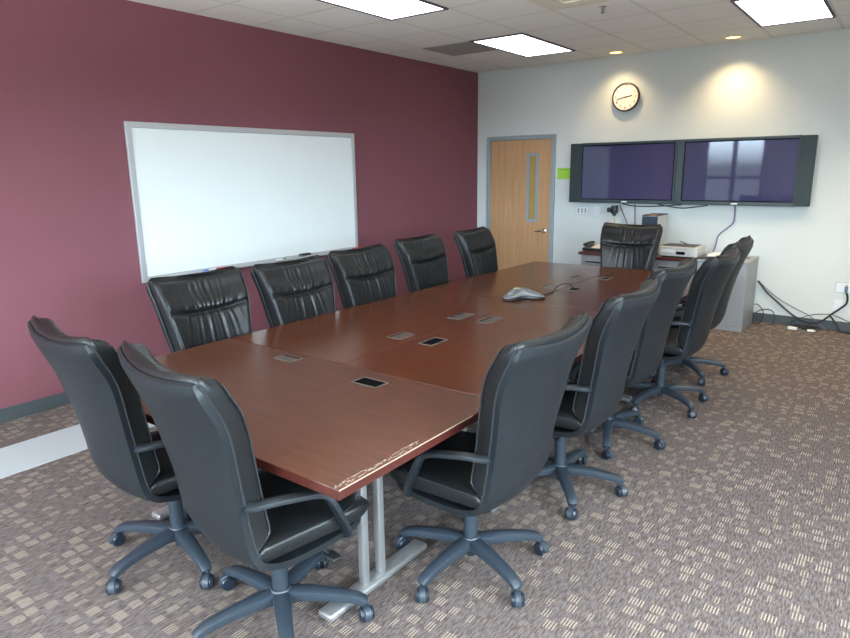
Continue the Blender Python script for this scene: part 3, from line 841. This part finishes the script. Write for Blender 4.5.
# ---------------------------------------------------------------- conference phone
t = thing('conference_phone', 'silver three-legged conference phone on the far part of the table', 'conference phone', (2.625, -3.52, TH + .001), R(18))
def tri(s, z, r=0):
    out = []
    for j in range(36):
        a = 2 * PI * j / 36; q = (.5 + .5 * math.cos(3 * a)) ** 1.6
        out.append(Vector((s * (.085 + .10 * q) * math.cos(a), s * (.085 + .10 * q) * math.sin(a), z - .034 * q * (z / .07))))
    return out
bm = bmesh.new(); loft(bm, [tri(.90, 0.0), tri(1.0, .008), tri(1.0, .018), tri(.96, .028)]); link('phone_base', bm, M_black, t, True)
bm = bmesh.new(); loft(bm, [tri(.95, .027), tri(.98, .034), tri(.9, .050), tri(.72, .064), tri(.45, .072), tri(.1, .074)]); ph_ = link('phone_shell', bm, M_phone, t, True)
bm = bmesh.new(); box(bm, (-.055, -.03, .0665), (.0, .03, .0725), .003); link('display', bm, M_amber if False else pmat('grey_green_display', (.30, .31, .18), .3), ph_)
bm = bmesh.new()
for i in range(3):
    for j in range(4): box(bm, (.012 + i * .016, -.03 + j * .016, .067), (.023 + i * .016, -.02 + j * .016, .0728))
link('keypad', bm, M_cable2, ph_)
inv = t.matrix_basis.copy()
ti = (Matrix.Translation((2.625, -3.52, TH + .001)) @ Matrix.Rotation(R(18), 4, 'Z')).inverted()
bm = bmesh.new(); tube(bm, [ti @ Vector(p) for p in ((2.72, -3.43, TH + .012), (2.745, -3.32, TH + .006), (2.735, -3.2, TH + .006), (2.70, -3.10, TH + .007), (2.71, -3.0, TH + .030), (2.76, -2.97, TH + .035), (2.80, -2.98, TH + .012), (2.815, -2.99, TH + .0065))], .0042, 8)
link('cord', bm, M_cable, t, True)

# ---------------------------------------------------------------- ceiling fixtures
def gx(r): return GX + GT * (r - 1)
def gy(k_): return GY - GT * (5 - k_)
def light(label, r, k0):
    x0, x1, y0, y1 = gx(r), gx(r + 1), gy(k0), gy(k0 + 2)
    t = thing('ceiling_light', label, 'ceiling light', ((x0 + x1) / 2, (y0 + y1) / 2, H), 0, 'fluorescent ceiling panels')
    a, b = (x1 - x0) / 2 - .004, (y1 - y0) / 2 - .004; f = .022
    bm = bmesh.new()
    box(bm, (-a, -b, -.012), (-a + f, b, 0), .002); box(bm, (a - f, -b, -.012), (a, b, 0), .002)
    box(bm, (-a + f, -b, -.012), (a - f, -b + f, 0), .002); box(bm, (-a + f, b - f, -.012), (a - f, b, 0), .002)
    link('light_frame', bm, M_lightframe, t)
    link('diffuser', B((-a + f, -b + f, -.006), (a - f, b - f, -.001)), M_diffuser, t)
light('lit fluorescent panel left at the top edge, above the whiteboard end', 2, -1)
light('lit fluorescent panel beside the grey vent, nearest the door corner', 2, 3)
light('lit fluorescent panel at the upper right, near the right downlight', 6, 3)
light('lit fluorescent panel out of view above the right of the table', 6, -1)
t = thing('ceiling_vent', 'flat grey return vent left of the fluorescent panel by the corner', 'vent', ((gx(1) + gx(2)) / 2, (gy(3) + gy(4)) / 2, H))
link('vent_face', B((-.295, -.295, -.006), (.295, .295, -.0005), .001), M_vent, t)
t = thing('air_diffuser', 'cream square air diffuser at the top edge of the picture', 'vent', ((gx(4) + gx(5)) / 2, (gy(1) + gy(2)) / 2, H))
bm = bmesh.new()
for s, z in ((.297, -.004), (.235, -.010), (.16, -.014)):
    f = .05
    box(bm, (-s, -s, z), (-s + f, s, 0), .002); box(bm, (s - f, -s, z), (s, s, 0), .002); box(bm, (-s + f, -s, z), (s - f, -s + f, 0), .002); box(bm, (-s + f, s - f, z), (s - f, s, 0), .002)
link('louvre_frame', bm, M_ventwhite, t); link('diffuser_back', B((-.29, -.29, -.003), (.29, .29, -.0005)), M_ventwhite, t)
t = thing('fire_sprinkler', 'small pendent fire sprinkler in the middle of the ceiling', 'sprinkler', (2.69, -2.36, H))
bm = bmesh.new(); lathe(bm, [(0, 0), (.032, 0), (.028, -.006), (.012, -.010), (0, -.010)], 24); link('escutcheon', bm, M_chrome, t, True)
bm = bmesh.new(); lathe(bm, [(0, -.008), (.009, -.008), (.008, -.022), (.004, -.045), (0, -.045)], 12); lathe(bm, [(0, -.044), (.018, -.045), (.018, -.048), (0, -.049)], 16)
for s in (-1, 1): tube(bm, [(s * .008, 0, -.012), (s * .016, 0, -.028), (s * .005, 0, -.045)], .0025, 6)
link('sprinkler_head', bm, M_cable2, t)
for x, y, lab in ((2.005, -.27, 'recessed warm downlight in the ceiling above the clock'), (3.231, -.31, 'recessed warm downlight in the ceiling above the right screen')):
    t = thing('recessed_downlight', lab, 'downlight', (x, y, H), 0, 'warm downlights near the back wall')
    bm = bmesh.new(); lathe(bm, [(.068, -.001), (.095, -.001), (.092, -.006), (.072, -.008), (.068, -.004), (.068, -.001)], 32, cap=False); link('trim_ring', bm, M_ring, t, True)
    bm = bmesh.new(); lathe(bm, [(0, -.0005), (.069, -.0005), (.069, -.003), (0, -.003)], 32); link('bulb', bm, M_bulb, t)

# ---------------------------------------------------------------- cables
def cable(label, pts, r=.004, m=None, name='cable', sm=6):
    bm = bmesh.new(); tube(bm, pts, r, 6, sm)
    o = link(name, bm, m or M_cable, None, True)
    # origin at first point
    p = Vector(pts[0]); o.data.transform(Matrix.Translation(-p)); o.location = p
    return tag(o, label, 'cable', 'cables along the back wall')
cable('violet-grey cable hanging from the right screen down to the cabinet', [(3.345, -.05, 1.259), (3.348, -.03, 1.20), (3.342, -.025, 1.08), (3.29, -.02, 1.02), (3.20, -.02, .93), (3.185, -.03, .84), (3.165, -.05, .745), (3.16, -.065, .737)], .007, M_cable3)
cable('black cable looping under the join of the two screens, lower of two', [(2.10, -.05, 1.260), (2.22, -.04, 1.235), (2.42, -.03, 1.232), (2.62, -.03, 1.245), (2.78, -.04, 1.260)], .006)
cable('black cable looping under the join of the two screens, reaching farther right', [(2.52, -.05, 1.260), (2.66, -.04, 1.235), (2.80, -.03, 1.222), (2.98, -.03, 1.245), (3.06, -.04, 1.260)], .006)
cable('thin violet cable hanging straight below the left screen behind the chair', [(2.24, -.022, 1.259), (2.245, -.018, 1.1), (2.25, -.018, .9), (2.25, -.04, .732)], .005, M_cable3)
cable('grey cable slanting from the left screen to the credenza beside the document camera', [(2.06, -.05, 1.259), (2.10, -.03, 1.15), (2.17, -.03, .98), (2.20, -.05, .725)], .005, M_cable2)
cable('black cable rising from the video player to the tower\'s foot', [(2.83, -.16, .86), (2.86, -.1, .835), (2.92, -.07, .80), (2.95, -.05, .725)], .005)
cable('thick black cable drooping from the filing cabinet to the floor', [(3.65, -.042, .46), (3.68, -.033, .42), (3.75, -.03, .335), (3.88, -.03, .225), (4.0, -.03, .13), (4.10, -.04, .075), (4.2, -.05, .06), (4.28, -.05, .09), (4.36, -.04, .17), (4.43, -.035, .24), (4.478, -.035, .30), (4.48, -.03, .37), (4.463, -.026, .411)], .010)
cable('thin grey cable drooping from the filing cabinet beside the thick black one', [(3.65, -.012, .455), (3.72, -.010, .39), (3.86, -.010, .28), (4.0, -.010, .205), (4.12, -.010, .15), (4.22, -.020, .095), (4.29, -.024, .03), (4.33, -.028, .007)], .0045, M_cable2)
cable('thin black cable coiled on the carpet beside the filing cabinet', [(3.645, -.05, .20), (3.68, -.06, .20), (3.74, -.08, .12), (3.72, -.11, .012), (3.67, -.14, .007), (3.655, -.12, .06), (3.68, -.08, .13), (3.78, -.06, .16), (3.84, -.06, .12), (3.85, -.09, .02), (3.80, -.12, .008)], .005)
pts = []
rr = random.Random(11)
for i in range(26):
    a = i * .95; r_ = .05 + .05 * rr.random()
    pts.append((4.12 + .09 * math.cos(a) * (.6 + rr.random()) + .008 * i * .4, -.118 + .042 * math.sin(a), .008 + .034 * rr.random()))
cable('tangled heap of thin black cable on the carpet below the wall', pts, .0045)
cable('black cable dropping from the data outlet to the baseboard at the right edge', [(4.345, -.062, .168), (4.38, -.062, .13), (4.42, -.062, .07), (4.46, -.075, .012), (4.52, -.09, .010), (4.62, -.10, .010)], .009)
cable('thin black cable arching over the baseboard left of the data outlet', [(3.97, -.10, .006), (4.04, -.075, .07), (4.14, -.072, .13), (4.24, -.078, .165), (4.36, -.082, .178), (4.45, -.078, .15), (4.56, -.06, .10), (4.62, -.05, .06)], .004)
t = thing('plug', 'blue-grey plug pushed into the wide data outlet', 'plug', (4.46, -.012, .445))
link('plug_body', B((-.014, -.028, -.03), (.014, 0, .028), .005), M_cable2, t); link('plug_face', B((-.009, -.031, -.018), (.009, -.027, .018), .002), pmat('blue_plug', (.08, .2, .35), .4), t)
t = thing('power_adapter', 'small white adapter lying in the cable heap on the carpet', 'adapter', (4.06, -.195, 0), R(-12))
link('adapter_body', B((-.06, -.018, .0), (.03, .018, .028), .006), M_paperw, t); link('adapter_tail', B((.028, -.008, .006), (.075, .008, .02), .004), M_cable2, t)
t = thing('cable_connector', 'white connector at the right of the cable heap on the carpet', 'connector', (4.21, -.19, 0), R(10))
link('connector_shell', B((-.03, -.012, 0), (.03, .012, .02), .004), M_paperw, t); link('connector_pins', B((.029, -.008, .004), (.045, .008, .016)), M_alu, t)

# ---------------------------------------------------------------- light
world = bpy.data.worlds.new('World'); bpy.context.scene.world = world; world.use_nodes = True
nt = world.node_tree; nt.nodes.clear()
out = nt.nodes.new('ShaderNodeOutputWorld'); bg = nt.nodes.new('ShaderNodeBackground')
tc = nt.nodes.new('ShaderNodeTexCoord'); sp = nt.nodes.new('ShaderNodeSeparateXYZ'); cr = nt.nodes.new('ShaderNodeValToRGB')
mp = nt.nodes.new('ShaderNodeMath'); mp.operation = 'MULTIPLY_ADD'; mp.inputs[1].default_value = .5; mp.inputs[2].default_value = .5
nt.links.new(tc.outputs['Generated'], sp.inputs[0]); nt.links.new(sp.outputs[2], mp.inputs[0]); nt.links.new(mp.outputs[0], cr.inputs[0])
e = cr.color_ramp.elements
e[0].position = 0; e[0].color = (1, .97, .90, 1); e[1].position = .36; e[1].color = (.85, .83, .78, 1)
for p_, c_ in ((.41, (.05, .055, .055, 1)), (.50, (.07, .08, .085, 1)), (.522, (.70, .85, 1, 1)), (.72, (.80, .91, 1, 1))):
    q_ = e.new(p_); q_.color = c_
nt.links.new(cr.outputs[0], bg.inputs[0]); bg.inputs[1].default_value = 28.0; nt.links.new(bg.outputs[0], out.inputs[0])

def portal(name, loc, rot, sx, sy):
    l = bpy.data.lights.new(name, 'AREA'); l.shape = 'RECTANGLE'; l.size = sx; l.size_y = sy; l.cycles.is_portal = True
    o = bpy.data.objects.new(name, l); C.objects.link(o); o.location = loc; o.rotation_euler = rot
for i, (a0, a1, z0, z1) in enumerate(WINS):
    portal('window_portal', ((a0 + a1) / 2, YF - .16, (z0 + z1) / 2), (R(90), 0, 0), a1 - a0, z1 - z0)
for i, (a0, a1, z0, z1) in enumerate(FILL_WINR):
    portal('window_portal', (XR + .16, (a0 + a1) / 2, (z0 + z1) / 2), (R(90), 0, R(90)), a1 - a0, z1 - z0)
def spot(x, y, e_, ang, blend, rx):
    l = bpy.data.lights.new('warm_spot_beam', 'SPOT'); l.energy = e_; l.color = (1, .73, .40); l.spot_size = R(ang); l.spot_blend = blend; l.shadow_soft_size = .04
    o = bpy.data.objects.new('warm_spot_beam', l); C.objects.link(o); o.location = (x, y, H - .02); o.rotation_euler = (R(rx), 0, 0)
spot(2.005, -.27, 24, 112, 1.0, 8)
spot(3.231, -.31, 42, 112, 1.0, 8)
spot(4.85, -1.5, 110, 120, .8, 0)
spot(3.6, -1.1, 40, 110, .8, 0)  # unseen warm source with no downlight fixture of its own

# ---------------------------------------------------------------- camera
cam = bpy.data.cameras.new('camera'); co = bpy.data.objects.new('camera', cam); C.objects.link(co)
yaw, pitch, roll, f = -.649, -.2284, -.0133, 637.6
fw = Vector((math.sin(yaw) * math.cos(pitch), math.cos(yaw) * math.cos(pitch), math.sin(pitch)))
rt = Vector((math.cos(yaw), -math.sin(yaw), 0)); up = rt.cross(fw)
r2 = rt * math.cos(roll) + up * math.sin(roll); u2 = -rt * math.sin(roll) + up * math.cos(roll)
m = Matrix((r2, u2, -fw)).transposed().to_4x4(); m.translation = (4.895, -7.7063, 1.6763)
co.matrix_world = m
cam.sensor_fit = 'HORIZONTAL'; cam.sensor_width = 36; cam.lens = f / 850 * 36; cam.clip_start = .02
bpy.context.scene.camera = co
vs = bpy.context.scene.view_settings
vs.view_transform = 'Standard'; vs.look = 'None'; vs.exposure = 0.5; vs.gamma = 1.0
